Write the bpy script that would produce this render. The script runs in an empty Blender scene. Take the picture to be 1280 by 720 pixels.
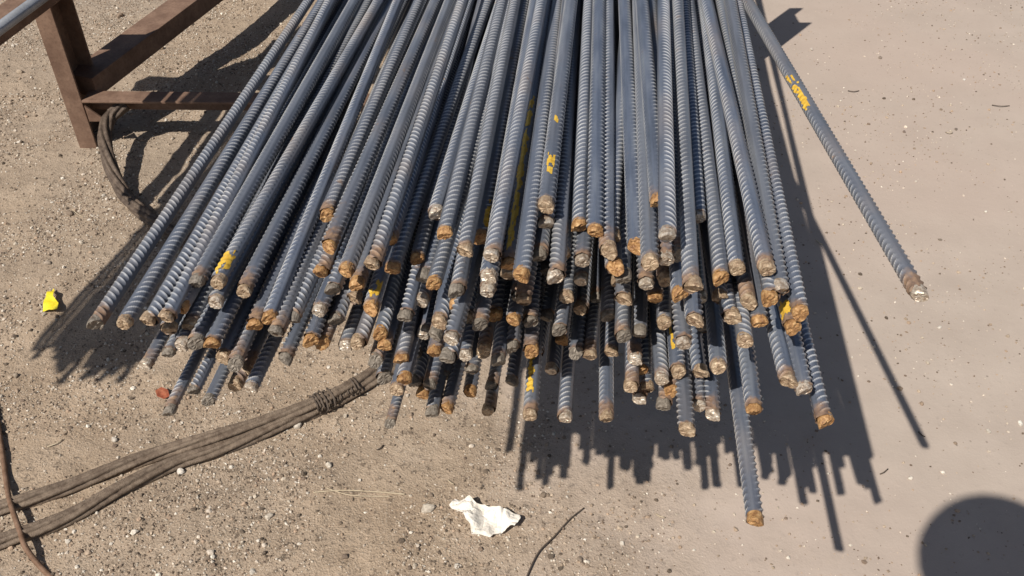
import bpy, math, random
import numpy as np
from mathutils import Vector, Matrix

# ------------------------------------------------------------------ camera, sky, sun, exposure
scene = bpy.context.scene
col = scene.collection
rnd = random.Random(7)
rng = np.random.default_rng(7)

CAM_H, FPX, PITCH = 1.4, 1150.0, math.radians(40.0)
cam = bpy.data.cameras.new('camera')
cam.sensor_fit = 'HORIZONTAL'
cam.angle = 2 * math.atan(640 / FPX)
cam.clip_start = 0.03
cam.clip_end = 2000
cam_o = bpy.data.objects.new('camera', cam)
cam_o.location = (0, 0, CAM_H)
cam_o.rotation_euler = (math.radians(90) - PITCH, 0, 0)
col.objects.link(cam_o)
scene.camera = cam_o

FW = Vector((0, math.cos(PITCH), -math.sin(PITCH)))
UP = Vector((0, math.sin(PITCH), math.cos(PITCH)))
RT = Vector((1, 0, 0))
CP = Vector((0, 0, CAM_H))
def ray(u, v): return FW + RT * ((u - 640) / FPX) + UP * ((360 - v) / FPX)
def at_z(u, v, z=0.0):
    d = ray(u, v); return CP + d * ((z - CAM_H) / d.z)
def at_y(u, v, y):
    d = ray(u, v); return CP + d * (y / d.y)

LIGHT = ray(1162, 724).normalized()           # travel direction of the sunlight
SUN = -LIGHT
elev = math.asin(SUN.z); azim = math.atan2(SUN.x, SUN.y)
sun = bpy.data.lights.new('sun', 'SUN')
sun.energy = 4.9
sun.angle = math.radians(0.53)
sun.color = (1.0, 0.94, 0.86)
sun_o = bpy.data.objects.new('sun', sun)
sun_o.rotation_euler = LIGHT.to_track_quat('-Z', 'Y').to_euler()
sun_o.location = (-3, -3, 6)
col.objects.link(sun_o)

world = bpy.data.worlds.new('World'); scene.world = world; world.use_nodes = True
wn = world.node_tree.nodes; wl = world.node_tree.links
sky = wn.new('ShaderNodeTexSky'); sky.sky_type = 'NISHITA'; sky.sun_disc = False
sky.sun_elevation = elev; sky.sun_rotation = azim
sky.dust_density = 1.5; sky.altitude = 100
bg = wn['Background']; bg.inputs[1].default_value = 0.062
wl.new(sky.outputs[0], bg.inputs[0])
scene.view_settings.view_transform = 'Standard'
scene.view_settings.look = 'None'
scene.view_settings.exposure = 0.1
scene.view_settings.gamma = 1.0

# ------------------------------------------------------------------ helpers
def tag(o, label=None, cat=None, group=None, kind=None):
    if label: o['label'] = label
    if cat: o['category'] = cat
    if group: o['group'] = group
    if kind: o['kind'] = kind
    return o
def link(name, me, mat=None, parent=None):
    o = bpy.data.objects.new(name, me)
    if mat is not None and len(me.materials) == 0: me.materials.append(mat)
    col.objects.link(o)
    if parent is not None: o.parent = parent
    return o
def empty(name, loc=(0, 0, 0)):
    o = bpy.data.objects.new(name, None); o.location = loc; o.empty_display_size = .05
    col.objects.link(o); return o
def np_mesh(name, V, Fq, smooth=True):
    """V (n,3), Fq (m,k) with one constant k"""
    V = np.asarray(V, np.float32); Fq = np.asarray(Fq, np.int32)
    me = bpy.data.meshes.new(name)
    k = Fq.shape[1]
    me.vertices.add(len(V)); me.vertices.foreach_set('co', V.ravel())
    me.loops.add(Fq.size); me.loops.foreach_set('vertex_index', Fq.ravel())
    me.polygons.add(len(Fq)); me.polygons.foreach_set('loop_start', np.arange(0, Fq.size, k, dtype=np.int32))
    me.polygons.foreach_set('use_smooth', np.full(len(Fq), smooth))
    me.update(calc_edges=True)
    return me
def np_mesh_tri(name, V, Fq):
    me = bpy.data.meshes.new(name)
    me.from_pydata([tuple(v) for v in V], [], [tuple(f) if f[2] != f[3] else tuple(f[:3]) for f in np.asarray(Fq).tolist()])
    me.polygons.foreach_set('use_smooth', np.full(len(me.polygons), True)); me.update()
    return me
def vnoise(seed):
    r = np.random.default_rng(seed); tab = r.random((256, 256))
    def f(x, y):
        xi = np.floor(x).astype(int); yi = np.floor(y).astype(int); fx = x - xi; fy = y - yi
        fx = fx * fx * (3 - 2 * fx); fy = fy * fy * (3 - 2 * fy)
        g = lambda a, b: tab[a & 255, b & 255]
        return (g(xi, yi) * (1 - fx) + g(xi + 1, yi) * fx) * (1 - fy) + (g(xi, yi + 1) * (1 - fx) + g(xi + 1, yi + 1) * fx) * fy
    return f
N1, N2, N3 = vnoise(1), vnoise(2), vnoise(3)

# ---- node helper
class NT:
    def __init__(s, name):
        s.m = bpy.data.materials.new(name); s.m.use_nodes = True
        s.t = s.m.node_tree; s.n = s.t.nodes; s.l = s.t.links
        s.b = s.n['Principled BSDF']
    def add(s, ty, **kw):
        n = s.n.new(ty)
        for k, v in kw.items(): setattr(n, k, v)
        return n
    def set(s, sock, v):
        if hasattr(v, 'is_output') or isinstance(v, bpy.types.NodeSocket): s.l.new(v, sock)
        else:
            if isinstance(v, (tuple, list)) and len(v) == 3 and sock.type == 'RGBA': v = (*v, 1)
            sock.default_value = v
    def coord(s, out='Object'): return s.add('ShaderNodeTexCoord').outputs[out]
    def noise(s, vec, scale, detail=3, rough=.55, out=0):
        n = s.add('ShaderNodeTexNoise'); s.l.new(vec, n.inputs['Vector'])
        n.inputs['Scale'].default_value = scale; n.inputs['Detail'].default_value = detail; n.inputs['Roughness'].default_value = rough
        return n.outputs[out]
    def voro(s, vec, scale, out='Distance', feature='F1'):
        n = s.add('ShaderNodeTexVoronoi', feature=feature); s.l.new(vec, n.inputs['Vector']); n.inputs['Scale'].default_value = scale
        return n.outputs[out]
    def ramp(s, fac, stops, interp='LINEAR'):
        n = s.add('ShaderNodeValToRGB'); e = n.color_ramp.elements; n.color_ramp.interpolation = interp
        while len(e) < len(stops): e.new(.5)
        for i, (p, c) in enumerate(stops):
            e[i].position = p; e[i].color = (c, c, c, 1) if isinstance(c, (int, float)) else (*c, 1)
        s.set(n.inputs[0], fac); return n.outputs[0]
    def mix(s, f, a, b, bt='MIX'):
        n = s.add('ShaderNodeMix', data_type='RGBA', blend_type=bt)
        s.set(n.inputs['Factor'], f); s.set(n.inputs[6], a); s.set(n.inputs[7], b); return n.outputs[2]
    def math(s, op, a, b=0.0, clamp=False):
        n = s.add('ShaderNodeMath', operation=op); n.use_clamp = clamp
        s.set(n.inputs[0], a); s.set(n.inputs[1], b); return n.outputs[0]
    def bump(s, h, strength=.5, dist=.002):
        n = s.add('ShaderNodeBump'); n.inputs['Strength'].default_value = strength; n.inputs['Distance'].default_value = dist
        s.l.new(h, n.inputs['Height']); s.l.new(n.outputs[0], s.b.inputs['Normal'])
    def out(s, color=None, rough=None, metal=None, spec=None):
        for k, v in (('Base Color', color), ('Roughness', rough), ('Metallic', metal), ('Specular IOR Level', spec)):
            if v is not None: s.set(s.b.inputs[k], v)
        return s.m

# ------------------------------------------------------------------ materials
def mat_ground():
    t = NT('dirt'); P = t.coord('Object')
    sep = t.add('ShaderNodeSeparateXYZ'); t.l.new(P, sep.inputs[0])
    big = t.noise(P, 1.1, 4); mid = t.noise(P, 7, 5); fine = t.noise(P, 60, 5, .65); grit = t.noise(P, 260, 3, .6)
    # loose gravelly dirt (left) -> worn smooth hard-standing (right)
    s = t.math('ADD', sep.outputs[0], t.math('MULTIPLY', t.math('SUBTRACT', big, .5), 1.3))
    s = t.math('ADD', s, t.math('MULTIPLY', t.math('SUBTRACT', mid, .5), .5))
    s = t.math('ADD', s, t.math('MULTIPLY', t.math('SUBTRACT', sep.outputs[1], 1.5), .16))
    side = t.ramp(t.math('ADD', t.math('MULTIPLY', s, .8), .42), [(.25, 0.0), (.8, 1.0)])
    left = t.ramp(mid, [(.3, (.30, .225, .158)), (.55, (.375, .287, .205)), (.75, (.435, .34, .25))])
    left = t.mix(t.ramp(big, [(.4, 0.0), (.65, .5)]), left, (.325, .272, .218))
    left = t.mix(t.ramp(fine, [(.56, 0.0), (.66, .8)]), left, (.12, .09, .065))
    left = t.mix(t.ramp(grit, [(.58, 0.0), (.68, .75)]), left, (.56, .47, .37))
    right = t.ramp(mid, [(.3, (.375, .312, .262)), (.7, (.43, .362, .305))])
    right = t.mix(t.ramp(big, [(.42, 0.0), (.62, .6)]), right, (.42, .335, .282))
    right = t.mix(t.ramp(fine, [(.62, 0.0), (.74, .45)]), right, (.24, .20, .17))
    right = t.mix(t.ramp(grit, [(.62, 0.0), (.74, .3)]), right, (.48, .43, .38))
    c = t.mix(side, left, right)
    sp = t.voro(P, 38); c = t.mix(t.math('MULTIPLY', t.ramp(sp, [(.06, .6), (.12, 0.0)]), t.ramp(mid, [(.45, 0.0), (.6, 1.0)])), c, (.13, .105, .085))
    inv = t.math('SUBTRACT', 1.15, side)
    h = t.math('ADD', t.math('MULTIPLY', fine, 1.0), t.math('MULTIPLY', grit, .55))
    t.bump(t.math('MULTIPLY', h, inv), .8, .007)
    return t.out(c, .95, 0, .2)
def mat_pebble():
    t = NT('pebble_stone'); P = t.coord('Object')
    a = t.add('ShaderNodeAttribute', attribute_name='tint').outputs['Color']
    c = t.mix(t.ramp(t.noise(P, 220, 3), [(.4, 0.0), (.65, .5)]), a, (.2, .16, .12))
    t.bump(t.noise(P, 400, 2), .3, .001)
    return t.out(c, .85, 0, .3)
def mat_rebar():
    t = NT('mill_scale_steel'); P = t.coord('Object')
    info = t.add('ShaderNodeObjectInfo'); R = info.outputs['Random']
    vec = t.add('ShaderNodeVectorMath', operation='ADD'); t.l.new(P, vec.inputs[0])
    cx = t.add('ShaderNodeCombineXYZ'); t.set(cx.inputs[1], t.math('MULTIPLY', R, 37.0)); t.l.new(cx.outputs[0], vec.inputs[1]); V = vec.outputs[0]
    st = t.add('ShaderNodeVectorMath', operation='MULTIPLY'); t.l.new(V, st.inputs[0]); st.inputs[1].default_value = (1, .12, 1)
    n1 = t.noise(st.outputs[0], 90, 4); n2 = t.noise(V, 55, 5, .65); n3 = t.noise(V, 9, 3)
    c = t.ramp(n1, [(.3, (.098, .122, .17)), (.5, (.155, .182, .24)), (.72, (.24, .268, .318))])
    crest = t.add('ShaderNodeAttribute', attribute_name='crest').outputs['Fac']
    worn = t.math('MULTIPLY', t.ramp(crest, [(.35, 0.0), (.85, 1.0)]), t.ramp(t.noise(V, 16, 3), [(.3, .45), (.6, 1.0)]))
    c = t.mix(worn, c, (.92, .92, .91))  # worn rib crests, whitened further so the colour carries the sun glints
    c = t.mix(t.ramp(R, [(0.0, 0.0), (1.0, .4)]), c, (.24, .235, .23))
    # dust and flash rust film on some bars
    film = t.math('MULTIPLY', t.ramp(n3, [(.45, 0.0), (.7, 1.0)]), t.ramp(t.math('FRACT', t.math('MULTIPLY', R, 7.3)), [(.45, 0.0), (1.0, .6)]))
    c = t.mix(film, c, (.22, .165, .12))
    sep = t.add('ShaderNodeSeparateXYZ'); t.l.new(P, sep.inputs[0])
    amt = t.math('ADD', t.math('MULTIPLY', t.math('POWER', t.math('FRACT', t.math('MULTIPLY', R, 13.7)), 2.0), .034), .003)
    k = t.math('DIVIDE', sep.outputs[1], amt)
    k = t.math('ADD', k, t.math('MULTIPLY', t.math('SUBTRACT', n2, .5), 2.4))
    rust = t.ramp(k, [(.3, .85), (1.1, 0.0)])
    spots = t.math('MULTIPLY', t.ramp(n2, [(.62, 0.0), (.7, .8)]), t.ramp(n3, [(.5, 0.0), (.62, 1.0)]))
    rf = t.math('MAXIMUM', rust, spots)
    rc = t.ramp(t.noise(V, 160, 3), [(.3, (.12, .066, .038)), (.6, (.27, .16, .085)), (.8, (.42, .26, .13))])
    c = t.mix(rf, c, rc)
    nf = t.math('SUBTRACT', 1.0, t.math('MAXIMUM', rf, film), True)
    t.bump(t.noise(V, 500, 3), .25, .0006)
    return t.out(c, t.math('SUBTRACT', .8, t.math('MULTIPLY', nf, t.math('ADD', t.math('ADD', .30, t.math('MULTIPLY', worn, .14)), t.math('MULTIPLY', n1, .2)))), t.math('MULTIPLY', nf, .45), .5)
def mat_cut(name, a, b, c_, metal, rough):
    t = NT(name); P = t.coord('Object'); info = t.add('ShaderNodeObjectInfo')
    vec = t.add('ShaderNodeVectorMath', operation='ADD'); t.l.new(P, vec.inputs[0])
    cx = t.add('ShaderNodeCombineXYZ'); t.set(cx.inputs[0], t.math('MULTIPLY', info.outputs['Random'], 31.0)); t.l.new(cx.outputs[0], vec.inputs[1])
    n = t.noise(vec.outputs[0], 210, 4, .65)
    c = t.ramp(n, [(.32, a), (.52, b), (.7, c_)])
    t.bump(t.noise(vec.outputs[0], 330, 3), .8, .0015)
    return t.out(c, rough, metal, .4)
def mat_plain(name, a, b, scale, rough, metal=0.0, bstr=.4, bdist=.002, stretch=None):
    t = NT(name); P = t.coord('Object')
    n = t.noise(P, scale, 5, .65); n2 = t.noise(P, scale * 6, 3)
    c = t.mix(t.ramp(n, [(.35, 0.0), (.65, 1.0)]), a, b)
    c = t.mix(t.ramp(n2, [(.5, 0.0), (.75, .5)]), c, tuple(x * .6 for x in a))
    t.bump(n2, bstr, bdist)
    return t.out(c, rough, metal, .35)

M_GROUND, M_PEB, M_BAR = mat_ground(), mat_pebble(), mat_rebar()
M_END = {
    'o': mat_cut('orange_rust_cut', (.17, .08, .035), (.38, .21, .085), (.56, .37, .18), 0.1, .6),
    't': mat_cut('tan_rust_cut', (.19, .12, .075), (.37, .27, .175), (.56, .45, .32), .2, .5),
    'p': mat_cut('pale_metal_cut', (.28, .20, .14), (.52, .44, .35), (.75, .70, .62), .4, .38),
    'g': mat_cut('dull_grey_cut', (.13, .11, .09), (.22, .19, .155), (.34, .30, .25), .2, .6)}
M_YEL = mat_plain('yellow_paint', (.52, .30, .03), (.70, .47, .07), 190, .5, 0, .3, .0006)
M_RACK = mat_plain('rusty_brown_steel', (.15, .09, .062), (.235, .15, .105), 22, .72, .1, .5, .001)
M_ROPE = mat_plain('weathered_wire_rope_steel', (.115, .082, .058), (.235, .18, .132), 60, .75, .1, .8, .002)
M_ROD = mat_plain('brown_rusted_wire', (.15, .085, .05), (.24, .15, .10), 60, .75, .1)
M_PIPE = mat_plain('galvanised_pipe', (.30, .32, .35), (.40, .42, .45), 30, .42, .5, .15)
M_PAPER = mat_plain('dirty_white_paper', (.80, .74, .64), (.86, .81, .73), 30, .85, 0, .8)
M_YPL = mat_plain('yellow_plastic_film', (.80, .62, .02), (.84, .70, .05), 60, .4, 0, .3)
M_RED = mat_plain('red_brown_scrap', (.30, .07, .035), (.40, .14, .07), 120, .7)
M_STRAW = mat_plain('dry_straw', (.42, .34, .235), (.50, .42, .30), 80, .8)
M_TWIG = mat_plain('dark_twig', (.07, .052, .04), (.11, .085, .065), 90, .85)
M_TIMBER = mat_plain('grey_timber', (.24, .18, .12), (.34, .26, .18), 25, .85)

# ------------------------------------------------------------------ ground
def gheight(x, y):
    left = np.clip(.55 - .75 * (x + (N1(x * .9 + 5, y * .9 + 3) - .5) * 1.2), 0, 1)
    fade = np.exp(-np.maximum(np.hypot(x, y - 1.8) - 3.5, 0) / 3)
    h = (N1(x * 2.3 + 9, y * 2.3) - .5) * .022 * (.25 + .75 * left)
    h = h + (N2(x * 11, y * 11) - .5) * .008 * (.12 + left)
    h = h + (N3(x * 34, y * 34) - .5) * .006 * left
    return h * fade + .0
def gz(x, y): return float(gheight(np.array([x]), np.array([y]))[0])
def spread(lo, hi, step, far, g=1.22):
    a = list(np.arange(lo, hi + 1e-6, step)); s = step
    while a[-1] < far: s *= g; a.append(a[-1] + s)
    s = step
    while a[0] > -far: s *= g; a.insert(0, a[0] - s)
    return np.array(a)
gx = spread(-2.3, 2.3, .0125, 300); gy = spread(.55, 4.0, .0125, 300)
X, Y = np.meshgrid(gx, gy); Z = gheight(X, Y)
nx, ny = len(gx), len(gy)
idx = np.arange(nx * ny).reshape(ny, nx)
Q = np.stack([idx[:-1, :-1], idx[:-1, 1:], idx[1:, 1:], idx[1:, :-1]], -1).reshape(-1, 4)
ground = link('ground', np_mesh('ground', np.stack([X, Y, Z], -1).reshape(-1, 3), Q), M_GROUND)
tag(ground, kind='structure')

# ------------------------------------------------------------------ loose gravel (uncountable grit)
ICO = None
def ico():
    p = (1 + 5 ** .5) / 2
    v = np.array([(-1, p, 0), (1, p, 0), (-1, -p, 0), (1, -p, 0), (0, -1, p), (0, 1, p), (0, -1, -p), (0, 1, -p), (p, 0, -1), (p, 0, 1), (-p, 0, -1), (-p, 0, 1)], float)
    v /= np.linalg.norm(v[0])
    f = np.array([(0, 11, 5), (0, 5, 1), (0, 1, 7), (0, 7, 10), (0, 10, 11), (1, 5, 9), (5, 11, 4), (11, 10, 2), (10, 7, 6), (7, 1, 8), (3, 9, 4), (3, 4, 2), (3, 2, 6), (3, 6, 8), (3, 8, 9), (4, 9, 5), (2, 4, 11), (6, 2, 10), (8, 6, 7), (9, 8, 1)])
    return v, f
IV, IF = ico()
TINTS = np.array([(.44, .35, .26), (.34, .26, .19), (.50, .43, .34), (.22, .165, .12), (.58, .50, .41), (.10, .075, .055), (.16, .115, .085), (.40, .29, .205), (.66, .60, .51)])
def pebbles(n, x0, x1, y0, y1, smin, smax, dens):
    xs = rng.uniform(x0, x1, n * 5); ys = rng.uniform(y0, y1, n * 5)
    keep = rng.random(n * 5) < dens(xs, ys); xs = xs[keep][:n]; ys = ys[keep][:n]; n = len(xs)
    s = smin * (smax / smin) ** (rng.random(n) ** 2.2)
    sc = np.stack([s * rng.uniform(.8, 1.35, n), s * rng.uniform(.8, 1.2, n), s * rng.uniform(.6, 1.05, n)], -1)
    a = rng.uniform(0, 6.283, n); ca, sa = np.cos(a), np.sin(a)
    v = IV[None] * rng.uniform(.72, 1.2, (n, len(IV), 1)) * sc[:, None]
    vx = v[..., 0] * ca[:, None] - v[..., 1] * sa[:, None]; vy = v[..., 0] * sa[:, None] + v[..., 1] * ca[:, None]
    V = np.stack([vx + xs[:, None], vy + ys[:, None], v[..., 2] + (gheight(xs, ys) + sc[:, 2] * .35)[:, None]], -1)
    F = (IF[None] + (np.arange(n) * len(IV))[:, None, None]).reshape(-1, 3)
    tint = TINTS[rng.integers(0, len(TINTS), n)] * rng.uniform(.8, 1.2, (n, 1))
    return V.reshape(-1, 3), F, np.repeat(tint, len(IV), 0)
def dens_left(x, y): return np.clip(.66 - .8 * x - .10 * (y - 1.5) + (N2(x * 2.2, y * 2.2) - .5) * 1.1, .075, 1) * np.clip(N1(x * 7 + 40, y * 7) * 2.2 - .35, .12, 1)
OV = np.array([(1, 0, 0), (-1, 0, 0), (0, 1, 0), (0, -1, 0), (0, 0, 1), (0, 0, -1)], float)
OF = np.array([(0, 2, 4), (2, 1, 4), (1, 3, 4), (3, 0, 4), (2, 0, 5), (1, 2, 5), (3, 1, 5), (0, 3, 5)])
Va, Fa, Ta = pebbles(14000, -2.3, 2.2, .7, 3.7, .0022, .0056, dens_left)
IV, IF = OV, OF
Vb, Fb, Tb = pebbles(135000, -2.3, 2.2, .7, 3.7, .0011, .0036, dens_left)
V1 = np.concatenate([Va, Vb]); F1 = np.concatenate([Fa, Fb + len(Va)]); T1 = np.concatenate([Ta, Tb])
gme = np_mesh('gravel', V1, F1, False)
at = gme.color_attributes.new('tint', 'FLOAT_COLOR', 'POINT')
at.data.foreach_set('color', np.concatenate([T1, np.ones((len(T1), 1))], 1).astype(np.float32).ravel())
tag(link('gravel', gme, M_PEB), 'loose grey and tan gravel grit scattered over the dirt', 'gravel', kind='stuff')

# single stones that stand out of the grit
def stone(u, v, w, tint, label, flat=.6, group=None, name='stone'):
    p = at_z(u, v, 0.0)
    r = np.random.default_rng(int(u * 7 + v))
    import bmesh
    bm = bmesh.new(); bmesh.ops.create_icosphere(bm, subdivisions=2, radius=1)
    for q in bm.verts:
        k = 1 + .22 * math.sin(q.co.x * 3.1 + u) * math.cos(q.co.y * 2.7 + v) + r.uniform(-.07, .07)
        q.co = Vector((q.co.x * k * w, q.co.y * k * w * .75, q.co.z * k * w * flat))
    me = bpy.data.meshes.new(name); bm.to_mesh(me); bm.free()
    a = me.color_attributes.new('tint', 'FLOAT_COLOR', 'POINT')
    a.data.foreach_set('color', np.tile(np.array([*tint, 1], np.float32), (len(me.vertices), 1)).ravel())
    o = link(name, me, M_PEB); o.location = (p.x, p.y, gz(p.x, p.y) + w * flat * .45); o.rotation_euler.z = r.uniform(0, 6)
    tag(o, label, 'stone', group); return o
stone(535, 637, .0125, (.50, .44, .36), 'flat oval pale stone lying left of the white fragment', .5)
stone(226, 590, .009, (.62, .57, .50), 'small whitish stone just below the doubled wire rope', .7)
stone(372, 531, .0085, (.56, .50, .42), 'small pale stone on the dirt below the frayed wire rope', .7)
stone(411, 580, .008, (.58, .52, .43), 'small pale stone on open dirt above the dry straw', .7)
for (u, v, w, tc) in [(144, 552, .007, (.52, .47, .4)), (20, 470, .008, (.3, .24, .18)), (88, 268, .011, (.2, .15, .11)), (60, 330, .009, (.4, .33, .26)), (200, 60, .016, (.36, .28, .2)), (238, 30, .014, (.42, .34, .26)),
                  (150, 20, .014, (.3, .22, .16)), (432, 700, .007, (.16, .12, .09)), (265, 695, .007, (.55, .48, .4)), (337, 648, .008, (.5, .44, .36)), (725, 700, .006, (.22, .17, .13)), (25, 90, .012, (.38, .3, .22))]:
    stone(u, v, w, tc, 'small loose stone lying on the gravelly dirt', .65, 'loose stones on the dirt')
for (u, v, w, tc) in [(1130, 165, .006, (.16, .12, .1)), (1195, 162, .006, (.15, .12, .1)), (1100, 73, .008, (.2, .16, .13)), (1014, 62, .009, (.5, .44, .38)), (1205, 100, .006, (.62, .58, .52)), (1275, 530, .007, (.72, .68, .6)), (1235, 540, .006, (.5, .45, .38)),
                  (1174, 410, .006, (.6, .55, .48)), (1232, 265, .005, (.62, .58, .5)), (1175, 300, .005, (.17, .14, .11)), (1138, 598, .006, (.6, .54, .46))]:
    stone(u, v, w, tc, 'tiny chip of stone on the smooth hard ground', .55, 'stone chips on the hard ground')

# ------------------------------------------------------------------ rebars
R0, PITCH_R, RIB = .0071, .0078, .0016
def bar_radius(th, y, var, crest=False):
    phi = np.mod(th, math.pi); half = (np.mod(th, 2 * math.pi) >= math.pi)
    env = np.clip((np.sin(phi) - .5) / .5, 0, 1) ** .5
    sl = .62 * R0 / PITCH_R
    sgn = np.where(half, 1.0, 1.0 if var % 2 == 0 else -1.0)
    ph = y / PITCH_R + sgn * sl * (phi - math.pi / 2) + np.where(half, .5, 0) + var * .23
    fr = ph - np.floor(ph) - .5
    rib = np.exp(-(fr / .17) ** 4)
    dl = np.minimum(phi, math.pi - phi)
    lon = np.exp(-(dl / .13) ** 2)
    if crest: return env * rib
    return R0 + RIB * env * rib + .0009 * lon
LEN = 4.4
ys_ = np.concatenate([np.arange(0, 1.25, .00085), np.arange(1.25, 2.2, .0019), np.arange(2.2, LEN + .003, .0034)])
NS = 26
th_ = np.arange(NS) / NS * 2 * math.pi
def shaft_mesh(var):
    TH, YY = np.meshgrid(th_, ys_); r = bar_radius(TH, YY, var)
    bow = [.0, .003, -.002, .002][var] * np.sin(YY / LEN * 5 + var)
    V = np.stack([r * np.cos(TH) + bow, YY, r * np.sin(TH)], -1).reshape(-1, 3)
    n = len(ys_); i = np.arange(n * NS).reshape(n, NS); j = np.roll(i, -1, 1)
    F = np.stack([i[:-1], i[1:], j[1:], j[:-1]], -1).reshape(-1, 4)
    me = np_mesh('rebar_shaft', V, F)
    ca = me.attributes.new('crest', 'FLOAT', 'POINT'); ca.data.foreach_set('value', bar_radius(TH, YY, var, True).astype(np.float32).ravel())
    me.materials.append(M_BAR); return me
SHAFT = [shaft_mesh(v) for v in range(4)]
def end_mesh(var, key, far=False):
    r = np.random.default_rng(50 + var)
    n = 18; th = np.arange(n) / n * 2 * math.pi
    slx, slz = r.uniform(-.6, .6), r.uniform(-.75, .2); L = r.uniform(.0025, .0075)
    squash = r.uniform(.62, .95); lump = r.uniform(-.12, .12, n); lump = (lump + np.roll(lump, 1) + np.roll(lump, -1)) / 2
    rings = [(.93, 0.006), (1.0, 0.0), (1.03, -.5), (1.0, -.88), (.88, -1.0), (.45, -.93)]
    V = []
    for ri, (k, d) in enumerate(rings):
        kk = k * R0 * 1.06 * (1 + lump * (1 if ri >= 2 else 0))
        sq = 1 - (1 - squash) * max(0, -d)
        x = kk * np.cos(th); z = kk * np.sin(th) * sq
        y = (d * L if d <= 0 else d) + (slx * x + slz * z) * min(1, max(0, -d)) + r.uniform(-.0005, .0005, n) * (ri >= 3) * 1.8
        V.append(np.stack([x, y, z], -1))
    V = np.concatenate(V); c = V[-n:].mean(0) + np.array([0, r.uniform(-.001, .001), 0])
    V = np.concatenate([V, [c]]); F = []
    for a in range(len(rings) - 1):
        for b in range(n):
            p, q = a * n + b, a * n + (b + 1) % n
            F += [(p, q, q + n), (p, q + n, p + n)]
    a = (len(rings) - 1) * n
    F += [(a + b, a + (b + 1) % n, len(V) - 1) for b in range(n)]
    me = np_mesh('cut_end', V, np.array(F)[:, ::-1], False); me.materials.append(M_END[key]); return me
ENDS = {k: [end_mesh(v + 10 * i, k) for v in range(4)] for i, k in enumerate('otpg')}
FAR_END = end_mesh(99, 'g')

def paint_patch(var, roll, t0, t1, a0, a1, seed):
    """ragged paint patch hugging the bar: a0..a1 angles in the un-rolled frame (0 = right, 90 = up)"""
    r = np.random.default_rng(seed)
    yy = np.arange(t0, t1, .0013); aa = np.radians(np.arange(a0, a1, 9.0))
    TH, YY = np.meshgrid(aa, yy); th = TH + roll
    rad = bar_radius(th, YY, var) + .00035
    bow = [.0, .003, -.002, .002][var] * np.sin(YY / LEN * 5 + var)
    V = np.stack([rad * np.cos(th) + bow, YY, rad * np.sin(th)], -1).reshape(-1, 3)
    n, m = YY.shape; i = np.arange(n * m).reshape(n, m)
    F = np.stack([i[:-1, :-1], i[1:, :-1], i[1:, 1:], i[:-1, 1:]], -1)
    e = np.minimum(np.minimum((YY - t0) / .010, (t1 - YY) / .014), np.minimum((TH - aa[0]) / .35, (aa[-1] - TH) / .35))[:-1, :-1]
    keep = N1(YY * 130 + seed * 7.1, TH * 3 + seed)[:-1, :-1] * 1.25 < np.clip(e, 0, 1) * .9 + .05
    F = F[keep].reshape(-1, 4)
    return np_mesh('paint_mark', V, F)

ENDTXT = {'o': 'orange rusted cut end', 't': 'tan cut end', 'p': 'pale bare metal cut end', 'g': 'dull dark grey cut end'}
def place_bar(P, az, sl, scale, endkey, label, group, marks=(), roll=None, var=None, length=LEN):
    roll = rnd.uniform(0, 2 * math.pi) if roll is None else roll
    var = rnd.randrange(4) if var is None else var
    d = Vector((math.sin(az) * math.cos(sl), math.cos(az) * math.cos(sl), math.sin(sl)))
    x = d.cross(Vector((0, 0, 1))).normalized(); z = x.cross(d)
    M = Matrix((x, d, z)).transposed().to_4x4()
    # rolling the shaft by +roll about its own axis
    Rm = Matrix.Rotation(roll, 4, 'Y')
    o = bpy.data.objects.new('rebar', None); o.empty_display_size = .02; col.objects.link(o)
    sh_ = bpy.data.objects.new('shaft', SHAFT[var]); col.objects.link(sh_); sh_.parent = o
    o.matrix_world = Matrix.Translation(P) @ M @ Rm @ Matrix.Diagonal((scale, scale * length / LEN if length != LEN else scale, scale, 1))
    tag(o, label, 'rebar', group)
    e = bpy.data.objects.new('cut_end', ENDS[endkey][rnd.randrange(4)]); col.objects.link(e); e.parent = o
    e.rotation_euler = (0, rnd.uniform(-.9, .9) - roll, 0)
    f = bpy.data.objects.new('cut_end', FAR_END); col.objects.link(f); f.parent = o
    f.location = (0, LEN, 0); f.rotation_euler = (0, 0, math.pi)
    for k, (t0, t1, a0, a1) in enumerate(marks):
        # Blender's +Y rotation turns x towards -z: add roll to angle
        pm = link('paint_mark', paint_patch(var, roll, t0, t1, a0, a1, 3 + k + int(abs(P[0]) * 1000) % 97), M_YEL, o)
    return o

SPECIAL = {   # flag: (end, label, marks along the bar (m from tip, angles))
    'Y': ('t', 'bar on top of the pile with a yellow painted tip beside the smooth light bar', [(.002, .045, 20, 150)]),
    'W': ('t', 'bar on top of the pile with separate bright yellow paint dabs and a brown tip', [(.035, .085, 50, 130), (.135, .16, 60, 120), (.47, .56, 45, 110)]),
    'Z': ('o', 'bar on top of the pile with a long worn yellow streak down its ribs', [(.004, .30, 60, 135)]),
    'V': ('o', 'bar at the right flank of the pile with its tip coated in yellow paint', [(.0, .034, 10, 200)]),
    'X': ('t', 'bar hanging below the pile with a thick yellow stripe along its top', [(.02, .16, 60, 150)]),
    'E': ('o', 'longest bar, jutting out far beyond all the others from under the pile', []),
}
Y_LAB = {601: 'bar on top of the pile with one short yellow dab at its tip', 464: 'bar in the front of the pile with yellow paint wrapped round its orange tip', 848: 'low bar in the pile with a narrow yellow line down one side'}
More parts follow.
